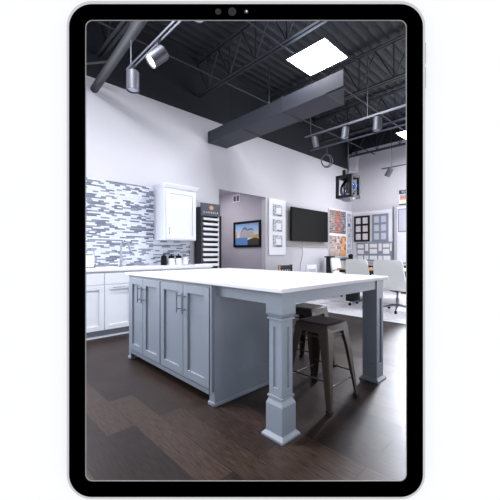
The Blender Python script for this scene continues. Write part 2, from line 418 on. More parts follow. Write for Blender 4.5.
u2 = island_unit('island_cabinet', 'grey double-door island cabinet with panelled end beside the overhang', 2.60, 1.84, (2.595, 2.22, 1.868), 1)
# panelled end of the near unit (faces -Y): local x = w is that end
bm = nb(); w2 = .76
box(bm, w2, w2+.012, -.0, .075, .0, .888); box(bm, w2, w2+.012, .60, .64, .0, .888)
box(bm, w2, w2+.012, .075, .60, .0, .20); box(bm, w2, w2+.012, .075, .60, .80, .888); box(bm, w2, w2+.004, .07, .61, .19, .81)
ep = obj('end_panel', bm, 'grey_cab', u2, bevel=.0015)
obj('base_moulding', box(nb(), w2+.01, w2+.024, -.012, .64, 0, .03), 'grey_cab', ep, bevel=.006)

ct = obj('island_countertop', box(nb(), 1.39, 2.85, 1.168, 3.335, .888, .914), 'white_top', bevel=.004)
tag(ct, 'large white quartz countertop covering the grey island', 'countertop')

tf = thing('island_table_frame', 'grey aprons and square panelled posts carrying the island overhang', 'table frame', (1.43, 1.20, 0))
def post(x, y, w, d):
    """square panelled post: shoe, plinth, sloped cap, tapered panelled shaft, neck mouldings, top block"""
    P = nb(); box(P, x, x+w, y, y+d, .02, .20)
    frustum(P, (x, x+w, y, y+d), (x+.014, x+w-.014, y+.014, y+d-.014), .20, .235)
    box(P, x+.006, x+w-.006, y+.006, y+d-.006, .238, .252)
    i = .014; s0, s1 = .252, .715
    # shaft core and the corner stiles / rails that leave a recessed panel on every face
    box(P, x+i+.007, x+w-i-.007, y+i+.007, y+d-i-.007, s0, s1)
    k = .034
    for (cx, cy) in ((x+i, y+i), (x+w-i-k, y+i), (x+i, y+d-i-k), (x+w-i-k, y+d-i-k)): box(P, cx, cx+k, cy, cy+k, s0, s1)
    for z0, z1 in ((s0, s0+.05), (s1-.045, s1)):
        box(P, x+i+k, x+w-i-k, y+i, y+d-i, z0, z1); box(P, x+i, x+w-i, y+i+k, y+d-i-k, z0, z1)
    box(P, x+.004, x+w-.004, y+.004, y+d-.004, .715, .727)
    frustum(P, (x+.012, x+w-.012, y+.012, y+d-.012), (x-.003, x+w+.003, y-.003, y+d+.003), .727, .752)
    box(P, x, x+w, y, y+d, .752, .888)
    o = obj('post', P, 'grey_cab', tf, bevel=.0015)
    S = nb(); box(S, x-.02, x+w+.02, y-.02, y+d+.02, 0, .012); frustum(S, (x-.02, x+w+.02, y-.02, y+d+.02), (x-.002, x+w+.002, y-.002, y+d+.002), .012, .032)
    obj('shoe_moulding', S, 'grey_cab', o)
    return o
# thing-local coordinates: origin at (1.43, 1.20)
def plain_post(x, y, w, d):
    """straight square post with a recessed panel on every face"""
    P = nb(); k = .036; q = .009; box(P, x+q, x+w-q, y+q, y+d-q, .15, .80)
    for (cx, cy) in ((x, y), (x+w-k, y), (x, y+d-k), (x+w-k, y+d-k)): box(P, cx, cx+k, cy, cy+k, .15, .72)
    box(P, x, x+w, y, y+d, .02, .15); box(P, x, x+w, y, y+d, .72, .888)
    o = obj('post', P, 'grey_cab', tf, bevel=.0015)
    S = nb(); box(S, x-.02, x+w+.02, y-.02, y+d+.02, 0, .012); frustum(S, (x-.02, x+w+.02, y-.02, y+d+.02), (x-.002, x+w+.002, y-.002, y+d+.002), .012, .032)
    obj('shoe_moulding', S, 'grey_cab', o)
post(.008, .006, .13, .13); plain_post(1.272, .006, .13, .13)
obj('apron', box(nb(), .138, 1.272, .014, .036, .806, .888), 'grey_cab', tf, bevel=.0015)
obj('apron', box(nb(), .014, .036, .136, .63, .806, .888), 'grey_cab', tf, bevel=.0015)
obj('apron', box(nb(), 1.375, 1.397, .136, 2.10, .806, .888), 'grey_cab', tf, bevel=.0015)
obj('apron', box(nb(), .645, 1.375, 2.08, 2.10, .806, .888), 'grey_cab', tf, bevel=.0015)

# ------------------------------------------------------------ metal stools
def make_stool(label, x, y, rz, seat_mat):
    t = thing('metal_stool', label, 'stool', (x, y, 0), rz, 'metal stools under the island overhang')
    H, a, b = .602, .144, .205
    # seat: dished square sheet with rolled rim
    bm = nb(); n = 14; g = []
    for iy in range(n+1):
        row = []
        for ix in range(n+1):
            u, v = -1+2*ix/n, -1+2*iy/n
            # squircle mapping for rounded corners
            uu = u*math.sqrt(1-v*v*.12); vv = v*math.sqrt(1-u*u*.12)
            z = H-.006*(1-max(abs(u), abs(v))**4)
            if max(abs(u), abs(v)) > .999: z -= .012
            row.append(bm.verts.new((uu*a*1.03, vv*a*1.03, z)))
        g.append(row)
    for iy in range(n):
        for ix in range(n): bm.faces.new((g[iy][ix], g[iy][ix+1], g[iy+1][ix+1], g[iy+1][ix]))
    loop = [g[0][i] for i in range(n)]+[g[i][n] for i in range(n)]+[g[n][n-i] for i in range(n)]+[g[n-i][0] for i in range(n)]
    low = [bm.verts.new((v.co.x*1.02, v.co.y*1.02, H-.05)) for v in loop]
    for k in range(len(loop)): bm.faces.new((loop[k], loop[(k+1) % len(loop)], low[(k+1) % len(loop)], low[k]))
    bm.faces.new(low)
    obj('seat', bm, seat_mat, t, smooth=True)
    bm = nb(); frustum(bm, (-a*1.05, a*1.05, -a*1.05, a*1.05), (-a, a, -a, a), H-.075, H-.03)
    obj('seat_skirt', bm, 'bronze', t, bevel=.008)
    for sx_ in (-1, 1):
        for sy_ in (-1, 1):
            # pressed L-shaped leg, wide at the top and narrow at the foot, with a rib down its corner
            bm = nb(); rows = []
            for z, off, w in ((H-.03, a*1.0, .085), (.40, a+(b-a)*.38, .062), (.2, a+(b-a)*.7, .046), (.012, b, .030)):
                c = Vector((sx_*off, sy_*off, z)); th = .006
                pts = [(w, 0), (.008, 0), (0, .008), (0, w), (th, w), (th, .012), (.012, th), (w, th)]
                rows.append([bm.verts.new((c.x-sx_*p, c.y-sy_*q, z)) for p, q in pts])
            for A, B in zip(rows, rows[1:]):
                for k in range(8): bm.faces.new((A[k], A[(k+1) % 8], B[(k+1) % 8], B[k]))
            bm.faces.new(rows[0]); bm.faces.new(rows[-1])
            lg = obj('leg', bm, 'bronze', t, smooth=True)
            rb = nb(); tube(rb, [(sx_*(a+.001-.006), sy_*(a+.001-.006), H-.09), (sx_*(a+(b-a)*.6-.006), sy_*(a+(b-a)*.6-.006), .25)], .009, taper=[.012, .006])
            obj('pressed_rib', rb, 'bronze', lg, smooth=True)
            fb = nb(); frustum(fb, (sx_*b-.018-sx_*.012, sx_*b+.018-sx_*.012, sy_*b-.018-sy_*.012, sy_*b+.018-sy_*.012), (sx_*b-.02-sx_*.012, sx_*b+.02-sx_*.012, sy_*b-.02-sy_*.012, sy_*b+.02-sy_*.012), 0, .022)
            obj('rubber_foot', fb, 'rubber', lg)
    def at(z): return a+(b-a)*(H-.03-z)/(H-.04)-.012
    for (z, pr) in ((.165, ((-1, -1), (1, -1))), (.165, ((-1, 1), (1, 1))), (.205, ((-1, -1), (-1, 1))), (.205, ((1, -1), (1, 1)))):
        q = at(z); obj('footrest_bar', tube(nb(), [(pr[0][0]*q, pr[0][1]*q, z), (pr[1][0]*q, pr[1][1]*q, z)], .006), 'bronze', t, smooth=True)
    for i, pr in enumerate((((-1, -1), (1, -1)), ((1, -1), (1, 1)), ((1, 1), (-1, 1)), ((-1, 1), (-1, -1)))):
        z = .50; q = at(z); obj('brace', tube(nb(), [(pr[0][0]*q, pr[0][1]*q, z), (pr[1][0]*q, pr[1][1]*q, z)], .006), 'bronze', t, smooth=True)
    return t
make_stool('worn bronze metal stool between the two island posts, nearer one', 2.13, 1.39, 0, 'bronze_seat')
make_stool('bronze metal stool with pale glare on its seat, partly behind the nearer stool', 2.60, 1.86, .04, 'bronze_seat')

# ------------------------------------------------------------ white kitchen run on the back wall
def base_unit(x0, x1, label, doors=1, drawer=True):
    t = thing('base_cabinet', label, 'cabinet', (x0, 4.33, 0), 0, 'white base cabinets along the back wall'); w = x1-x0
    obj('body', box(nb(), 0, w, 0, .62, .10, .874), 'white_cab', t)
    obj('toe_kick', box(nb(), 0, w, .035, .6, 0, .10), 'board_grey', t)
    obj('base_moulding', box(nb(), 0, w, .02, .036, 0, .022), 'white_cab', t)
    top = .866
    if drawer:
        dr = obj('drawer', box(nb(), .004, w-.004, -.02, 0, .705, .862), 'white_cab', t, bevel=.002); top = .697
        dr.location = (0, 0, 0)
    n = doors; dw = w/n
    for k in range(n):
        d = shaker('door', k*dw+.004, (k+1)*dw-.004, .105, top, 'white_cab', t)
        if drawer and x0 > 1.4: 
            bm = nb(); tube(bm, [(k*dw+.10, -.05, .66), (k*dw+.34, -.05, .66)], .0045)
            for q in (.13, .31): tube(bm, [(k*dw+q, -.02, .66), (k*dw+q, -.05, .66)], .0035)
            h = obj('handle', bm, 'nickel', d, smooth=True); h['label'] = 'slim metal bar handle'
    return t
base_unit(.76, 1.517, 'white base cabinet leftmost in view, under the small white framed sign', 2)
base_unit(1.521, 2.30, 'white drawer-and-door base cabinet under the tall faucet', 2)
base_unit(2.304, 3.28, 'white base cabinet under the dark-lidded canisters, mostly hidden behind the island', 2)
bm = nb(); box(bm, .5, 3.30, 4.295, YW, .876, .914)
tag(obj('kitchen_countertop', bm, 'kitchen_top', bevel=.003), 'long white countertop along the mosaic-tiled back wall', 'countertop')
bs = nb(); box(bs, 1.15, 2.56, YW-.012, YW-.001, .915, 2.225); box(bs, 2.56, 3.28, YW-.012, YW-.001, .915, 1.33)
tag(obj('mosaic_backsplash', bs, 'mosaic'), 'backsplash of thin white and slate-grey mosaic strips behind the faucet', 'backsplash')
# wall cabinet
t = thing('wall_cabinet', 'white wall-hung cabinet with crown moulding beside the mosaic backsplash', 'wall cabinet', (2.58, 4.655, 1.335))
obj('body', box(nb(), 0, .62, 0, .305, 0, .86), 'white_cab', t, bevel=.002)
d = shaker('door', .03, .60, .02, .83, 'white_cab', t, rail=.058)
bar_handle(d, .075, .09, .21, -.02, out=.028, r=.004)
bm = nb(); frustum(bm, (-.004, .624, -.024, .305), (-.035, .655, -.055, .305), .86, .915); box(bm, -.035, .655, -.055, .305, .915, .928)
obj('crown_moulding', bm, 'white_cab', t)
# faucet
t = thing('kitchen_faucet', 'tall brushed-steel gooseneck faucet in front of the mosaic tiles', 'faucet', (1.91, 4.74, .914))
bm = nb(); lathe(bm, [(.03, 0), (.03, .012), (.02, .02), (.018, .12), (.013, .13)]); obj('base', bm, 'steel', t, smooth=True)
pts = [(0, 0, .10), (0, 0, .28)]+[(.0+.05*(1-math.cos(a)), -.05*(1-math.cos(a))*.6, .30+.085*math.sin(a)) for a in [PI*k/10 for k in range(11)]]
pts += [(.104, -.062, .27)]
obj('spout', tube(nb(), pts, .016), 'steel', t, smooth=True)
obj('spray_head', tube(nb(), [(.104, -.062, .285), (.125, -.07, .20)], .017, taper=[.017, .023]), 'steel', t, smooth=True)
bm = nb(); tube(bm, [(.015, 0, .09), (.055, -.01, .10), (.075, -.015, .13)], .006); obj('lever', bm, 'steel', t, smooth=True)
# soap dispenser / second slim tap + white framed sign at the left
t = thing('slim_tap', 'slim curved steel tap standing beside the small white sign', 'tap', (1.555, 4.78, .914))
obj('base', lathe(nb(), [(.022, 0), (.02, .02), (.01, .03), (.01, .05)]), 'steel', t, smooth=True)
obj('spout', tube(nb(), [(0, 0, .03), (-.005, 0, .12), (-.018, -.005, .2), (-.04, -.015, .25), (-.075, -.03, .262), (-.095, -.04, .24)], .008), 'steel', t, smooth=True)
t = thing('counter_sign', 'small blank white sign in a dark easel stand on the kitchen counter', 'sign', (1.45, 4.72, .914))
bm = nb(); box(bm, -.13, .07, -.006, .006, .01, .17); obj('card', bm, 'board', t)
bm = nb(); box(bm, -.14, .08, -.04, .04, 0, .01); tube(bm, [(.078, -.01, .0), (.06, .03, .1), (.05, .06, .0)], .007); obj('stand', bm, 'black_metal', t)
# canisters
def canister(x, y, label, body, lidm, s=1.0):
    t = thing('canister', label, 'canister', (x, y, .914), 0, 'canisters at the right end of the kitchen counter')
    obj('jar', lathe(nb(), [(.036*s, 0), (.042*s, .006), (.042*s, .09*s), (.038*s, .097*s)]), body, t, smooth=True)
    obj('lid', lathe(nb(), [(.040*s, .097*s), (.040*s, .125*s), (.034*s, .135*s), (.012*s, .137*s), (.012*s, .155*s)]), lidm, t, smooth=True)
    return t
canister(2.655, 4.80, 'all-black canister, leftmost on the counter under the wall cabinet', 'black', 'black', 1.2)
canister(2.775, 4.76, 'white canister with a black lid right beside the all-black canister', 'board', 'black', 1.2)
canister(2.925, 4.78, 'white canister with a black lid next to the white pitcher', 'board', 'black', 1.2)
t = thing('pitcher', 'plain white pitcher at the right end of the kitchen counter', 'pitcher', (3.06, 4.78, .914))
obj('body', lathe(nb(), [(.03, 0), (.048, .015), (.05, .06), (.036, .11), (.042, .14), (.036, .14)]), 'board', t, smooth=True)
obj('handle', tube(nb(), [(.038, 0, .12), (.075, 0, .11), (.078, 0, .07), (.045, 0, .045)], .006), 'board', t, smooth=True)
tag(obj('paper_stack', box(nb(), 3.15, 3.29, 4.45, 4.6, .914, .93), 'board'), 'low white stack lying near the counter end beside the sample tower', 'papers')

# ------------------------------------------------------------ quartz sample tower
t = thing('sample_tower', 'charcoal display tower of sample shelves with navy header sign', 'display tower', (3.38, 4.74, 0))
bm = nb(); box(bm, 0, .03, 0, .22, 0, 1.97); box(bm, .40, .42, .0, .22, 0, 1.90); box(bm, .03, .40, .19, .22, 0, 1.9); box(bm, 0, .42, 0, .22, 0, .06)
obj('body', bm, 'tower', t)
obj('side_strip', box(nb(), .384, .40, -.008, .01, .05, 1.88), 'board', t)
hd = obj('header_sign', box(nb(), -.04, .40, -.045, -.02, 1.80, 2.035), 'navy', t, bevel=.002)
text('lettering', 'CAMBRIA', .052, 'print_white', hd, (.18, -.0465, 1.865), (PI/2, 0, 0), spacing=1.75)
text('tagline', 'QUARTZ', .02, 'print_red', hd, (.18, -.0465, 1.825), (PI/2, 0, 0), spacing=1.6)
bm = nb()
pts = [(math.cos(2*PI*k/18)*(.046+.012*math.sin(k*2.3)), math.sin(2*PI*k/18)*(.040+.010*math.cos(k*3.1))) for k in range(18)]
prism(bm, [(.19+p, 1.955+q) for p, q in pts], -.0475, -.045)
obj('emblem', bm, 'gold', hd)
for k in range(15):
    z = 1.725-.0945*k
    s = obj('shelf', box(nb(), .03, .384, -.02, .18, z-.012, z), 'tower', t)
    bm = nb(); box(bm, .036, .375, -.035, .14, z+.002, z+.052)
    v = bm.verts
    for q in v:
        if q.co.z > z+.03: q.co.y += .035
    obj('sample_slab', bm, 'slab', s, bevel=.003)

# ------------------------------------------------------------ hallway picture, vent, wall boards, TV
t = thing('framed_picture', 'black framed picture of a pale house at dusk on the corridor wall', 'picture', (5.34, 5.10, 1.27))
t.rotation_euler = (0, 0, -PI/2); t.location = (5.34, 6.06, 1.265)   # local x = -Y, local -y faces -X
W_, H_ = .95, .63
bm = nb(); ring(bm, [(W_, H_), (0, H_), (0, 0), (W_, 0)], [(W_-.055, H_-.05), (.055, H_-.05), (.055, .05), (W_-.055, .05)], -.035, -.001)
obj('frame', bm, 'black', t, bevel=.003)
def vgrad(name, stops, axis=2, z0=0., z1=1., nscale=5, amt=.15):
    m, nt, b = newmat(name); N = nt.nodes; L = nt.links
    tc = N.new('ShaderNodeTexCoord'); sp = N.new('ShaderNodeSeparateXYZ'); L.new(tc.outputs['Object'], sp.inputs[0])
    mr = N.new('ShaderNodeMapRange'); mr.inputs['From Min'].default_value = z0; mr.inputs['From Max'].default_value = z1; L.new(sp.outputs[axis], mr.inputs['Value'])
    n = N.new('ShaderNodeTexNoise'); n.inputs['Scale'].default_value = nscale; n.inputs['Detail'].default_value = 4; L.new(tc.outputs['Object'], n.inputs['Vector'])
    a = N.new('ShaderNodeMath'); a.operation = 'MULTIPLY_ADD'; L.new(n.outputs['Fac'], a.inputs[0]); a.inputs[1].default_value = amt*2
    s = N.new('ShaderNodeMath'); s.operation = 'SUBTRACT'; L.new(mr.outputs[0], s.inputs[0]); s.inputs[1].default_value = amt
    L.new(s.outputs[0], a.inputs[2]); r = ramp(nt, a.outputs[0], stops); L.new(r.outputs[0], b.inputs['Base Color']); b.inputs['Roughness'].default_value = .3
    return m
M['p_sky'] = vgrad('picture_sky', [(0, '#e6e2de'), (.35, '#c3d4ec'), (.7, '#9dbde4'), (1, '#7aa4da')], z0=.2, z1=.6)
M['p_house'] = pbr('picture_house', '#b9b4b4', .4, var=.3, scale=30); M['p_roof'] = pbr('picture_roof', '#6b7284', .4, var=.3, scale=40)
M['p_water'] = pbr('picture_water', '#5f8fd0', .3, var=.15); M['p_dark'] = pbr('picture_dark', '#3d3a30', .4, var=.4, scale=20); M['p_glow'] = pbr('picture_glow', '#e0a63c', .4, var=.4, scale=30)
pr = obj('print', box(nb(), .05, W_-.05, -.012, -.004, .045, H_-.045), 'p_sky', t)
pr['label'] = 'blue dusk sky print'
e = -.014
def flat(name, poly, mat, d=e): return obj(name, prism(nb(), poly, d, -.012), mat, pr)
flat('printed_water', [(.06, .05), (.5, .05), (.5, .23), (.06, .23)], 'p_water')
flat('printed_garden', [(.5, .05), (.89, .05), (.89, .19), (.74, .25), (.62, .20), (.5, .17)], 'p_dark')
flat('printed_house', [(.22, .23), (.24, .37), (.30, .37), (.35, .45), (.44, .46), (.50, .38), (.62, .40), (.70, .36), (.72, .23)], 'p_house', -.016)
flat('printed_roof', [(.27, .37), (.35, .48), (.44, .49), (.50, .42), (.50, .385), (.44, .43), (.35, .43), (.29, .37)], 'p_roof', -.018)
flat('printed_roof', [(.50, .40), (.54, .45), (.66, .45), (.72, .39), (.62, .415)], 'p_roof', -.018)
flat('printed_lamplight', [(.06, .24), (.10, .24), (.11, .36), (.07, .40)], 'p_glow', -.018)
flat('printed_lamplight', [(.66, .21), (.88, .23), (.89, .30), (.72, .29)], 'p_glow', -.018)
# vent
t = thing('air_vent', 'small white louvred air vent high on the corridor wall', 'vent', (5.34, 6.11, 2.40)); t.rotation_euler = (0, 0, -PI/2)
bm = nb(); ring(bm, [(.27, .19), (0, .19), (0, 0), (.27, 0)], [(.245, .165), (.025, .165), (.025, .025), (.245, .025)], -.015, -.001); box(bm, .125, .145, -.013, -.002, .02, .17)
obj('frame', bm, 'board', t)
obj('backing', box(nb(), .02, .25, -.004, -.001, .02, .17), 'tower', t)
bm = nb()
for k in range(6): box(bm, .025, .245, -.010, -.005, .03+.024*k, .036+.024*k)
obj('louvres', bm, 'board_grey', t)

# framed board with three countertop samples
t = thing('sample_board', 'tall narrow white board with three framed pale samples by the doorway', 'display board', (5.42, YW, 1.07))
obj('board', box(nb(), 0, .60, -.035, -.001, 0, 1.32), 'board', t, bevel=.003)
for k in range(3):
    z = .19+.365*k
    f = obj('sample', box(nb(), .13, .45, -.05, -.036, z, z+.28), 'sample_print', t, bevel=.002)
    obj('sample_card', box(nb(), .22, .40, -.058, -.051, z+.05, z+.20), 'board', f)
    obj('caption_strip', box(nb(), .27, .43, -.060, -.051, z+.015, z+.035), 'tower', f)
# taupe panel behind the TV, TV, cable
tag(obj('wall_panel', box(nb(), 5.99, 8.02, YW-.03, YW-.001, 1.275, 2.17), 'taupe'), 'taupe panel mounted on the wall behind the television', 'panel')
t = thing('television', 'wide black wall-mounted television beside the sample displays', 'television', (6.13, YW-.03, 1.42))
bm = nb(); box(bm, 0, 1.62, -.10, -.055, 0, .835); obj('housing', bm, 'black', t, bevel=.004)
obj('screen', box(nb(), .012, 1.608, -.104, -.0995, .02, .823), 'tv', t)
obj('bracket', box(nb(), .6, 1.0, -.055, -.002, .2, .65), 'black_metal', t)
pts = [(6.72, YW-.035, 1.43), (6.70, YW-.02, 1.25), (6.73, YW-.02, 1.1), (6.68, YW-.02, .95), (6.62, YW-.02, .8), (6.6, YW-.02, .35)]
tag(obj('television_cable', tube(nb(), pts, .006, 6), 'tv_wire', smooth=True), 'thin grey cable hanging down the wall below the television', 'cable')

# corner displays ------------------------------------------------ back-wall tile board
bb = thing('tile_display_board', 'white corner board left of the room corner, carrying brick and stone samples', 'display board', (7.96, YW, 1.0))
obj('board', box(nb(), 0, 1.33, -.04, -.001, 0, 1.42), 'board', bb, bevel=.003)
M['s_brown'] = brick_mat('brown_brick_sample', [(0, '#6d625f'), (.3, '#8b7a72'), (.6, '#5d5557'), (.8, '#a8958a')], .10, .05, .004, .7, (0, 2), mortar_col='#c8c2c0')
M['s_red'] = brick_mat('red_brick_sample', [(0, '#8f4a42'), (.3, '#a85d50'), (.6, '#7a4140'), (.8, '#c08474')], .10, .05, .004, .7, (0, 2), mortar_col='#c0b0ac')
M['s_dark'] = brick_mat('dark_stone_sample', [(0, '#3f4048'), (.3, '#77777d'), (.6, '#55555e'), (.8, '#b0aeb0')], .09, .05, .004, .7, (0, 2), mortar_col='#b9b9bd')
M['s_beige'] = brick_mat('beige_stone_sample', [(0, '#a9998f'), (.3, '#8f837d'), (.6, '#c0b2a6')], .12, .07, .004, .7, (0, 2), mortar_col='#c8c0bb')
M['s_pink'] = brick_mat('pinkish_stone_sample', [(0, '#b99a96'), (.3, '#8a7374'), (.6, '#dcc9c4'), (.8, '#6e5c60')], .06, .10, .004, .7, (0, 2), mortar_col='#d8cfce')
M['s_orange'] = brick_mat('orange_stone_sample', [(0, '#d79a5c'), (.3, '#a8683c'), (.6, '#e6b57e'), (.8, '#8a5434')], .10, .09, .004, .6, (0, 2), mortar_col='#e8c8a0')
M['s_grey'] = brick_mat('grey_swatch_sample', [(0, '#aab0bd'), (.4, '#5f6472'), (.6, '#c3c8d2')], .2, .16, .03, .6, (0, 2), mortar_col='#cfd3dc')
for (x0, x1, z0, z1, m_, lab) in ((.01, .30, .70, 1.37, 's_brown', 'brown brick sample, top row by the television'), (.31, .62, .70, 1.37, 's_red', 'red brick sample in the top row'),
                             (.64, .90, .70, 1.37, 's_dark', 'dark stone sample at the top right of the board'), (.01, .28, .03, .62, 's_beige', 'beige stone sample, lower row by the television'),
                             (.30, .60, .03, .62, 's_pink', 'pinkish stone sample in the middle of the lower row'), (.62, .92, .03, .62, 's_orange', 'orange stone sample below the dark one'),
                             (1.0, 1.24, .1, 1.33, 's_grey', 'narrow strip of grey swatches nearest the room corner')):
    o = obj('stone_sample', box(nb(), 0, x1-x0, -.018, 0, 0, z1-z0), m_, loc=(7.96+x0, YW-.041, 1.0+z0)); tag(o, lab, 'sample', 'stone samples on the corner board')

# right-wall boards (local: x = +Y reversed; rotate so local -y faces -X)
def on_right(name, label, cat, y, z, group=None):
    o = thing(name, label, cat, (XW, y, z), 0, group); o.rotation_euler = (0, 0, -PI/2); return o
sb = on_right('slatwall_board', 'large white slotted board on the wall right of the room corner', 'display board', 4.93, .86)
bm = nb(); box(bm, 0, 1.27, -.02, -.001, 0, 1.53)
for k in range(15): box(bm, .01, 1.26, -.028, -.02, .01+.1*k, .095+.1*k)
obj('board', bm, 'board', sb)
obj('edge_post', box(nb(), 1.25, 1.275, -.06, -.001, 0, 1.58), 'nickel', sb)
def grid_sample(name, label, y, z, w, h, mat, pmat, nx, nz, fr=.035):
    t = on_right(name, label, 'sample door', y, z, 'framed samples on the slotted board')
    bm = nb(); cw = (w-fr*(nx+1))/nx; chh = (h-fr*(nz+1))/nz
    for i in range(nx+1): box(bm, i*(cw+fr), i*(cw+fr)+fr, -.06, -.03, 0, h)
    for i in range(nx):
        for k in range(nz+1): box(bm, fr+i*(cw+fr), fr+i*(cw+fr)+cw, -.06, -.03, k*(chh+fr), k*(chh+fr)+fr)
    obj('frame', bm, mat, t)
    for i in range(nx):
        for k in range(nz):
            obj('sample_panel', box(nb(), fr+i*(cw+fr), fr+i*(cw+fr)+cw, -.045, -.032, fr+k*(chh+fr), fr+k*(chh+fr)+chh), pmat, t)
    return t
grid_sample('framed_sample', 'black grid frame holding six white samples', 4.86, 1.47, .50, .79, 'black_metal', 'slab', 2, 3, .055)
M['pale_blue'] = pbr('pale_blue_sample', '#cfd6e2', .4)
grid_sample('framed_sample', 'grey grid frame holding six pale blue samples', 4.28, 1.46, .475, .81, 'board_grey', 'pale_blue', 2, 3, .06)
t = on_right('sample_panel_board', 'grey board with staggered white blocks below the two grid frames', 'display board', 4.77, .88)
obj('board', box(nb(), 0, 1.075, -.06, -.03, 0, .56), 'board_grey', t)
for (x, z, w_, h_) in ((.03, .38, .20, .12), (.28, .30, .09, .22), (.42, .40, .22, .11), (.69, .30, .09, .22), (.82, .40, .18, .11), (1.02, .30, .05, .22),
                     (.03, .21, .20, .13), (.42, .22, .22, .14), (.82, .22, .18, .14), (.03, .04, .18, .12), (.25, .04, .13, .12), (.42, .04, .22, .12), (.68, .04, .12, .12), (.83, .04, .2, .12)):
    obj('white_block', box(nb(), x, x+w_, -.072, -.061, z, z+h_), 'slab', t, bevel=.002)
# poster and boards at the right frame edge
t = on_right('poster', 'small poster with dark heading and orange picture high on the right wall', 'poster', 3.52, 2.47)
obj('sheet', box(nb(), 0, .30, -.012, -.001, 0, .42), 'board', t)
obj('heading_band', box(nb(), .0, .30, -.015, -.0125, .31, .42), 'tower', t)
M['poster_pic'] = vgrad('poster_picture', [(0, '#e9b79a'), (.4, '#c9866a'), (.7, '#a9a4b4'), (1, '#c7c4d4')], z0=.14, z1=.3)
obj('picture_band', box(nb(), .02, .28, -.015, -.0125, .14, .30), 'poster_pic', t); obj('footer_band', box(nb(), .0, .30, -.015, -.0125, 0, .035), 'tower', t)
text('heading', 'ROC', .075, 'print_white', t, (.15, -.016, .365), (PI/2, 0, 0))
t = on_right('white_panel', 'tall white panel with a framed lavender field at the right wall', 'display board', 3.56, .86)
obj('board', box(nb(), 0, .34, -.05, -.001, .0, 1.56), 'board', t)
M['lavender'] = pbr('lavender_field', '#cfcfe0', .5)
bm = nb(); ring(bm, [(.33, 1.5), (.03, 1.5), (.03, .85), (.33, .85)], [(.31, 1.48), (.05, 1.48), (.05, .88), (.31, .88)], -.06, -.051); obj('frame', bm, 'board_grey', t)
obj('field', box(nb(), .05, .31, -.056, -.0505, .88, 1.48), 'lavender', t)
t = on_right('wall_niche_unit', 'dark-fronted cabinet low on the right wall under the white panel', 'cabinet', 3.50, 0)
obj('body', box(nb(), .0, .28, -.25, -.001, 0, .78), 'tower', t); obj('frame', box(nb(), .06, .12, -.27, -.25, 0, .80), 'board', t); obj('top', box(nb(), -.02, .29, -.27, -.001, .78, .81), 'board', t)
# white wall speaker box up in the corner
t = on_right('wall_speaker', 'white box speaker mounted high in the room corner', 'speaker', 4.95, 3.62)
obj('housing', box(nb(), .0, .24, -.22, -.002, 0, .56), 'wall', t, bevel=.01); obj('grille', box(nb(), .02, .22, -.226, -.221, .03, .53), 'board', t)

# ------------------------------------------------------------ office chairs, conference table, far furniture
def office_chair(label, x, y, rz, hw=.31):
    """white leather chair facing local +y: back shell, seat, arms, gas post, five-star base"""
    t = thing('office_chair', label, 'chair', (x, y, 0), rz, 'white office chairs at the conference table')
    bm = nb(); n = 14; m = 12; F = []; B = []
    for j in range(m+1):
        v = j/m; z = .47+v*.52; rf = []; rb = []
        wz = hw*(1-.10*v) if v < .85 else hw*(1-.10*v)-.035*((v-.85)/.15)**2
        for i in range(n+1):
            u = -1+2*i/n
            yc = -.22-.10*v+.055*u*u-.02*math.sin(PI*v); th = .032*(1-.5*abs(u)**4)
            rf.append(bm.verts.new((u*wz, yc+th, z))); rb.append(bm.verts.new((u*wz, yc-th, z)))
        F.append(rf); B.append(rb)
    for j in range(m):
        for i in range(n):
            bm.faces.new((F[j][i], F[j][i+1], F[j+1][i+1], F[j+1][i])); bm.faces.new((B[j][i], B[j+1][i], B[j+1][i+1], B[j][i+1]))
        bm.faces.new((F[j][0], F[j+1][0], B[j+1][0], B[j][0])); bm.faces.new((F[j][n], B[j][n], B[j+1][n], F[j+1][n]))
    for i in range(n): bm.faces.new((F[0][i], B[0][i], B[0][i+1], F[0][i+1])); bm.faces.new((F[m][i], F[m][i+1], B[m][i+1], B[m][i]))
    obj('backrest', bm, 'leather', t, smooth=True)
    obj('seat', box(nb(), -hw+.03, hw-.03, -.24, .26, .42, .50), 'leather', t, bevel=.03)
    for s in (-1, 1):
        obj('armrest', tube(nb(), [(s*(hw-.04), -.20, .66), (s*(hw), -.1, .68), (s*(hw), .12, .68), (s*(hw-.01), .17, .64), (s*(hw-.04), .16, .46)], .014), 'chrome', t, smooth=True)
    obj('gas_post', lathe(nb(), [(.03, .12), (.03, .26), (.02, .26), (.02, .42)]), 'chrome', t, smooth=True)
    obj('mechanism', box(nb(), -.09, .09, -.10, .10, .385, .42), 'black', t, bevel=.006)
    for k in range(5):
        a = 2*PI*k/5+.3; c, s = math.cos(a), math.sin(a)
        arm = obj('base_spoke', tube(nb(), [(c*.02, s*.02, .125), (c*.30, s*.30, .075)], .02, taper=[.024, .013]), 'chrome', t, smooth=True)
        mt = Matrix.Translation((c*.31, s*.31, .03)) @ Matrix.Rotation(a, 4, 'Z') @ Matrix.Rotation(PI/2, 4, 'X')
        w_ = nb(); lathe(w_, [(.02, -.022), (.029, -.018), (.029, .018), (.02, .022)], mat=mt, seg=14); tube(w_, [(c*.30, s*.30, .03), (c*.30, s*.30, .075)], .008)
        obj('caster', w_, 'black', arm, smooth=True)
    return t
office_chair('white leather office chair nearest the right edge of the screen view', 6.28, 2.40, -PI/2-.35, .37)
office_chair('white leather office chair directly behind the far island post', 6.42, 3.12, -PI/2-.25, .31)
office_chair('white office chair on the far side of the wooden table', 7.62, 4.27, PI, .25)
t = thing('conference_table', 'conference table with light wood top and black legs behind the office chairs', 'table', (6.72, 1.6, 0))
obj('tabletop', box(nb(), 0, 1.15, 0, 2.36, .735, .765), 'wood', t, bevel=.003)
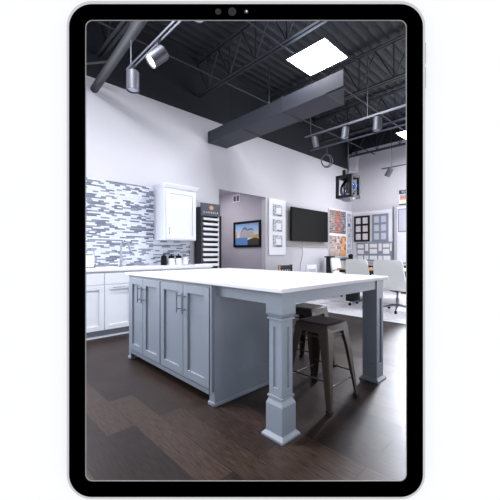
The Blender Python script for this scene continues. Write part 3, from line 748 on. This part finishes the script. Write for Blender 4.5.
for (x, y) in ((.08, .25), (.08, 1.85), (.95, .25), (.95, 1.85)): obj('leg', box(nb(), x, x+.07, y, y+.32, 0, .735), 'black_metal', t)
obj('rail', box(nb(), .1, 1.05, .1, 2.35, .66, .735), 'black_metal', t)
tag(obj('document_tray', box(nb(), 6.95, 7.2, 3.2, 3.5, .766, .83), 'black', bevel=.006), 'black tray lying on the wooden conference table between the white chairs', 'tray')
tag(obj('orange_box', box(nb(), 6.82, 6.94, 3.05, 3.22, .766, .80), M['s_orange']), 'small orange box on the wooden table in front of the black tray', 'box')
# black counter-height rack at the back wall
t = thing('black_rack', 'black metal rack with a thick post and top bar below the stone samples', 'rack', (7.62, 4.68, 0))
obj('post', box(nb(), 0, .14, 0, .14, 0, 1.0), 'black_metal', t, bevel=.004); obj('post', box(nb(), 1.27, 1.33, .02, .12, 0, .93), 'black_metal', t)
obj('cap', box(nb(), -.04, .18, -.03, .17, 1.0, 1.035), 'black_metal', t, bevel=.004)
obj('top_bar', box(nb(), .14, 1.33, .03, .11, .90, .96), 'black_metal', t, bevel=.004); obj('lower_shelf', box(nb(), .14, 1.33, .0, .14, .30, .33), 'black_metal', t)
t = thing('black_pot', 'black pot standing at the right end of the black rack', 'pot', (8.86, 4.75, .961))
obj('pot', lathe(nb(), [(.05, 0), (.065, .02), (.07, .08), (.08, .09), (.08, .10), (.07, .10)]), 'black', t, smooth=True); obj('lid', lathe(nb(), [(.07, .10), (.04, .12), (.015, .125), (.02, .14)]), 'black', t, smooth=True)
# far dining-height chairs in front of the back wall
def slat_chair(label, x, y, rz, mat, wood):
    t = thing('side_chair', label, 'chair', (x, y, 0), rz, 'side chairs by the back wall'); w = .21
    for sx_ in (-1, 1):
        obj('rear_leg', box(nb(), sx_*w-.02, sx_*w+.02, -.2, -.16, 0, .86), 'wood' if (sx_ < 0 and wood) else mat, t, bevel=.003)
        obj('front_leg', box(nb(), sx_*w-.02, sx_*w+.02, .18, .22, 0, .44), mat, t, bevel=.003)
    obj('seat', box(nb(), -w-.02, w+.02, -.2, .23, .44, .475), mat, t, bevel=.006)
    obj('top_rail', box(nb(), -w+.02, w-.02, -.195, -.165, .76, .85), mat, t, bevel=.004)
    bm = nb()
    for k in range(4): box(bm, -.14+k*.085, -.115+k*.085, -.19, -.17, .475, .76)
    obj('back_slats', bm, mat, t)
    return t
slat_chair('black slat-back chair with one pale wooden post behind the island counter', 5.45, 4.66, 0.0, 'black_metal', True)
slat_chair('white slat-back chair behind the island counter below the television cable', 6.06, 4.42, 0.1, 'board', False)

# ------------------------------------------------------------ ceiling: joists, duct, pipes, lamps
def joist(x, y0, mat, label):
    t = thing('bar_joist', label, 'joist', (x, y0, 4.05), 0, 'steel bar joists under the deck'); L_ = YW-.02-y0
    for nm, z in (('bottom_chord', 0), ('top_chord', .64)):
        bm = nb()
        for s in (-1, 1):
            box(bm, s*.035-.022, s*.035+.022, 0, L_, z, z+.006); box(bm, s*.013-.003, s*.013+.003, 0, L_, z, z+.045)
        obj(nm, bm, mat, t)
    bm = nb(); n = max(2, round(L_/.62)); st = L_/n
    for k in range(n):
        y = k*st; tube(bm, [(0, y, .62), (0, y+st/2, .03), (0, y+st, .62)], .013, 6); tube(bm, [(0, y+st/2, .03), (0, y+st/2, .64)], .010, 6)
    obj('web', bm, mat, t)
    return t
joist(1.665, front_y(1.665, .1), 'joist', 'dark steel joist above the grey pipe at upper left')
joist(3.45, front_y(3.45, .1), 'joist', 'dark steel joist running just left of the lit ceiling panel')
joist(5.50, front_y(5.50, .1), 'joist', 'dark steel joist above the row of three spotlights')
joist(7.25, front_y(7.25, .1), 'joist', 'dark steel joist between the three-spotlight track and the far wall truss')
joist(8.98, front_y(8.98, .1), 'joist_blue', 'bluish open-web joist against the white right wall')
# cross bridging bars along X
for k, (y, lab) in enumerate(((2.9, 'thin bridging bar crossing the joists nearest the tablet top'), (4.2, 'thin bridging bar crossing the joists close to the back wall'))):
    tag(obj('bridging_bar', tube(nb(), [(XL+2.6, y, 4.06), (XW-.05, y, 4.06)], .014, 6), 'joist'), lab, 'ceiling bar')
# rectangular duct
t = thing('ceiling_duct', 'long rectangular dark grey duct crossing from back wall to the lit panel', 'duct', (3.70, 2.08, 3.25))
bm = nb(); box(bm, 0, .46, .25, 2.88, 0, .22); obj('body', bm, 'duct', t, bevel=.006)
bm = nb(); box(bm, -.012, 0, 0, 2.88, 0, .22); box(bm, -.012, .04, .0, .25, 0, .01); obj('side_flange', bm, 'duct', t)
for y in (1.0, 1.9): obj('seam_strip', box(nb(), -.014, .472, y, y+.03, -.008, .23), 'duct', t)
for y in (1.5, 2.5): obj('hanger_rod', tube(nb(), [(.23, y, .22), (.23, y, DECK-3.25)], .008, 6), 'joist', t)
# round pipe
tag(obj('round_pipe', tube(nb(), [(1.60, 4.955, 3.55), (1.375, .98, 3.63)], .056, 20), 'pipe', smooth=True), 'thick round dark grey pipe running up from the back wall at upper left', 'pipe')
tag(obj('conduit', tube(nb(), [(1.13, 4.94, 3.7), (1.61, 4.34, 3.7)], .018, 8), 'pipe', smooth=True), 'thin dark conduit branching left from the round pipe', 'conduit')
# LED panels
def led_panel(label, x, y, power=75):
    t = thing('ceiling_panel_light', label, 'ceiling light', (x, y, 3.86), 0, 'square LED panels hung from the deck')
    bm = nb(); ring(bm, [(.31, .33), (-.31, .33), (-.31, -.33), (.31, -.33)], [(.29, .31), (-.29, .31), (-.29, -.31), (.29, -.31)], 0, .015)
    for v in bm.verts: v.co = Vector((v.co.x, v.co.z, v.co.y))
    box(bm, -.31, .31, -.33, .33, .014, .02); obj('housing', bm, 'duct', t)
    obj('diffuser', box(nb(), -.292, .292, -.312, .312, .004, .012), 'panel_light', t)
    for a in (-.25, .25): obj('hanger_wire', tube(nb(), [(a, 0, .02), (a, 0, DECK-3.86)], .003, 5), 'joist', t)
    l = bpy.data.lights.new('panel_lamp', 'AREA'); l.energy = power; l.shape = 'RECTANGLE'; l.size = .56; l.size_y = .6; l.color = (.95, .96, 1)
    o = bpy.data.objects.new('panel_lamp', l); C.objects.link(o); o.parent = t; o.location = (0, 0, -.002)
    if x < 3: return t
    u = bpy.data.lights.new('panel_bloom_fill', 'AREA'); u.energy = power*.10; u.size = .5; u.color = (.72, .82, 1)  # added upward lamp imitating the panel's bloom on the deck
    q = bpy.data.objects.new('panel_bloom_fill', u); C.objects.link(q); q.parent = t; q.location = (0, 0, .03); q.rotation_euler = (PI, 0, 0)
    return t
led_panel('big glowing square ceiling panel just right of the dark duct', 3.80, 2.55, 80)
led_panel('small glowing ceiling panel at the right edge above the far truss', 7.77, 2.58)
led_panel('glowing ceiling panel hung near the windows', 6.0, -1.2)
led_panel('unseen ceiling panel added left of the round pipe to brighten the cabinets', .70, 2.6, 120)  # added out of view to brighten cabinet fronts and island doors
# track lights
def track(label, x, y0, y1, z, rods, mat='track', w=.02):
    t = thing('lighting_track', label, 'lighting track', (x, y0, z), 0, 'lighting tracks')
    bm = nb()
    for s in (-1, 1): box(bm, s*w-.004, s*w+.004, 0, y1-y0, 0, .022)
    box(bm, -w, w, 0, .03, .008, .014); box(bm, -w, w, y1-y0-.03, y1-y0, .008, .014); obj('rail', bm, mat, t)
    for y in rods: obj('suspension_rod', tube(nb(), [(0, y-y0, .02), (0, y-y0, DECK-z)], .006, 6), mat, t)
    return t
def spotlight(label, x, y, z, d, L_=.23, r=.068, mat='spot', lit=True, stem=.05):
    """cylinder spot hanging from (x,y,z), shining along d"""
    t = thing('spotlight', label, 'spotlight', (x, y, z), 0, 'cylindrical track spotlights')
    d = Vector(d).normalized(); q = Vector((0, 0, 1)).rotation_difference(d).to_matrix().to_4x4()
    pv = Vector((0, 0, -stem)); c = pv+Vector((0, 0, -r))-d*L_*.0
    if d.z < -.9: c = pv+Vector((0, 0, -L_/2))
    m = Matrix.Translation(c) @ q
    obj('shade', lathe(nb(), [(r*.75, -L_/2), (r, -L_/2+.015), (r, L_/2), (r-.006, L_/2), (r-.008, L_/2-.03), (r*.5, L_/2-.04)], mat=m, seg=28), mat, t, smooth=True)
    obj('bulb', lathe(nb(), [(r*.4, L_/2-.035), (r-.012, L_/2-.022), (r-.014, L_/2-.012), (r*.3, L_/2-.008)], mat=m, seg=24), 'spot_light' if lit else 'board_grey', t)
    bm = nb(); tube(bm, [(0, 0, .01), pv], .008, 8); box(bm, -.02, .02, -.04, .04, -.004, .014); tube(bm, [pv, c], .007, 8); obj('mounting_stem', bm, mat, t)
    if lit:
        l = bpy.data.lights.new('spot_lamp', 'SPOT'); l.energy = 14; l.spot_size = 1.1; l.shadow_soft_size = .05
        o = bpy.data.objects.new('spot_lamp', l); C.objects.link(o); o.parent = t; o.location = c+d*(L_/2+.01); o.rotation_euler = (-d).to_track_quat('Z', 'Y').to_euler()
    return t
track('double-rail lighting track beside the round pipe at upper left', 1.515, 1.0, 3.56, 3.2, (3.48, 1.9))
spotlight('grey cylinder spotlight hanging straight down at the end of the upper left track', 1.515, 3.43, 3.2, (0, 0, -1), .22, .068, lit=False)
def camdir(r, u, f):
    v = RT*r+Vector((0, 0, 1))*u+FW*f; return v
spotlight('glowing grey spotlight tilted down-left on the upper left track', 1.515, 2.86, 3.2, camdir(-.68, -.70, -.28), .19, .070, 'spot_dark', stem=.075)
spotlight('spotlight only just showing under the top edge of the screen view', 1.515, 2.16, 3.2, camdir(-.2, -.97, -.1), .12, .06, stem=.02)
track('lighting track with three grey spotlights right of the duct', 4.95, 1.2, 3.58, 3.3, (3.46, 2.36))
spotlight('leftmost of the three grey spotlights in the row right of the duct', 4.95, 3.36, 3.3, camdir(.18, -.98, .0), .20, .055, stem=.03, lit=False)
spotlight('middle one of the three grey spotlights in the row right of the duct', 4.95, 2.76, 3.3, camdir(-.14, -.98, -.1), .21, .06, stem=.03, lit=False)
spotlight('rightmost of the three grey spotlights in the row right of the duct', 4.95, 2.20, 3.3, camdir(-.10, -.98, -.1), .23, .065, stem=.03, lit=False)
tag(obj('conduit', tube(nb(), [(5.65, 3.95, 3.3), (5.65, 1.2, 3.3)], .018, 8), 'track', smooth=True), 'slim grey conduit running behind the three spotlights', 'conduit')
track('short dark lighting track close to the right wall', 8.25, 2.2, 3.55, 3.3, (3.3, 2.5), 'spot_dark')
spotlight('small dark spotlight angled toward the right wall', 8.25, 3.36, 3.3, camdir(-.35, -.80, .3), .22, .075, 'spot_dark', stem=.04)
# cable loop
bm = nb(); c0 = Vector((5.65, 3.55, 3.0))
tube(bm, [c0+Vector((.5*.12*math.cos(a)*1.2, -.085*math.cos(a), .13*math.sin(a))) for a in [2*PI*k/24 for k in range(24)]], .012, 8, closed=True)
tube(bm, [c0+Vector((.5*.10*math.cos(a)*1.1, -.07*math.cos(a)+.02, .12*math.sin(a)+.01)) for a in [2*PI*k/24 for k in range(24)]], .01, 8, closed=True)
tube(bm, [c0+Vector((0, 0, .13)), c0+Vector((0, 0, .30))], .008, 6)
tag(obj('cable_loop', bm, 'track', smooth=True), 'pale coiled cable loop hanging from the conduit near the spotlights', 'cable')
# lantern pendant
t = thing('lantern_pendant', 'black box-frame pendant lantern with a glass globe inside near the corner', 'pendant light', (6.92, 3.78, 2.41))
w = .175; h = .53; bm = nb(); e = .06
for sx_ in (-1, 1):
    for sy_ in (-1, 1): box(bm, sx_*w-e/2, sx_*w+e/2, sy_*w-e/2, sy_*w+e/2, 0, h)
for z in (0, h-e):
    for s in (-1, 1):
        box(bm, -w, w, s*w-e/2, s*w+e/2, z, z+e); box(bm, s*w-e/2, s*w+e/2, -w, w, z, z+e)
obj('frame', bm, 'black_metal', t)
obj('top_plate', box(nb(), -w, w, -w, w, h-.02, h-.005), 'black_metal', t)
ms = Matrix.Translation((0, 0, h*.38))
prof = [(max(.005, .185*math.sin(a)), .23*-math.cos(a)) for a in [PI*(k+.2)/16.4 for k in range(17)]]
gl = obj('globe', lathe(nb(), prof, mat=ms, seg=28), 'globe_glass', t, smooth=True)
obj('lamp_core', lathe(nb(), [(.03, .12), (.05, .16), (.05, .3), (.02, .5)]), 'tower', t, smooth=True)
obj('bowl', lathe(nb(), [(.03, -.075), (.12, -.05), (.17, -.01), (.175, .0), (.165, .0), (.10, -.035)]), 'steel', t, smooth=True)
obj('blue_spot_solid', lathe(nb(), [(.035, .0), (.07, .05), (.07, .13), (.03, .18)], o=(.10, -.10, .2)), 'blue_spot', t, smooth=True)  # small blue spot inside the lantern, modelled as a turned solid
obj('stem', tube(nb(), [(0, 0, h), (0, 0, DECK-2.41)], .012, 8), 'black_metal', t); obj('bracket', box(nb(), -.17, -.09, -.03, .05, h, h+.12), 'black_metal', t)

# ------------------------------------------------------------ light
wd = bpy.data.worlds.new('world'); scene.world = wd; wd.use_nodes = True
bg = wd.node_tree.nodes['Background']; bg.inputs['Color'].default_value = (.97, .98, 1, 1); bg.inputs['Strength'].default_value = 1.07
sun = bpy.data.lights.new('sun', 'SUN'); sun.energy = 7.5; sun.angle = math.radians(10); sun.color = (.86, .90, 1)
so = bpy.data.objects.new('sun', sun); C.objects.link(so)
so.rotation_euler = (-Vector((-1, -.22, -.47)).normalized()).to_track_quat('Z', 'Y').to_euler()
for i, (a, b) in enumerate(wins):   # daylight entering at each window
    l = bpy.data.lights.new('window_daylight', 'AREA'); l.energy = 60 if i < 2 else 140; l.shape = 'RECTANGLE'; l.size = 3.2; l.size_y = b-a; l.color = (.93, .95, 1)
    o = bpy.data.objects.new('window_daylight', l); C.objects.link(o); o.location = (XW-.03, (a+b)/2, 1.9); o.rotation_euler = (0, PI/2, 0)
l = bpy.data.lights.new('window_daylight', 'AREA'); l.energy = 250; l.shape = 'RECTANGLE'; l.size = 2.6; l.size_y = 1.8; l.color = (.92, .95, 1)  # lamp added at the unseen back window to brighten island doors and floor
o = bpy.data.objects.new('window_daylight', l); C.objects.link(o); o.location = (-.3, YW-.03, 1.95); o.rotation_euler = (-PI/2, 0, 0)
vs = scene.view_settings; vs.view_transform = 'Standard'; vs.look = 'None'; vs.exposure = 0; vs.gamma = 1; vs.use_curve_mapping = False
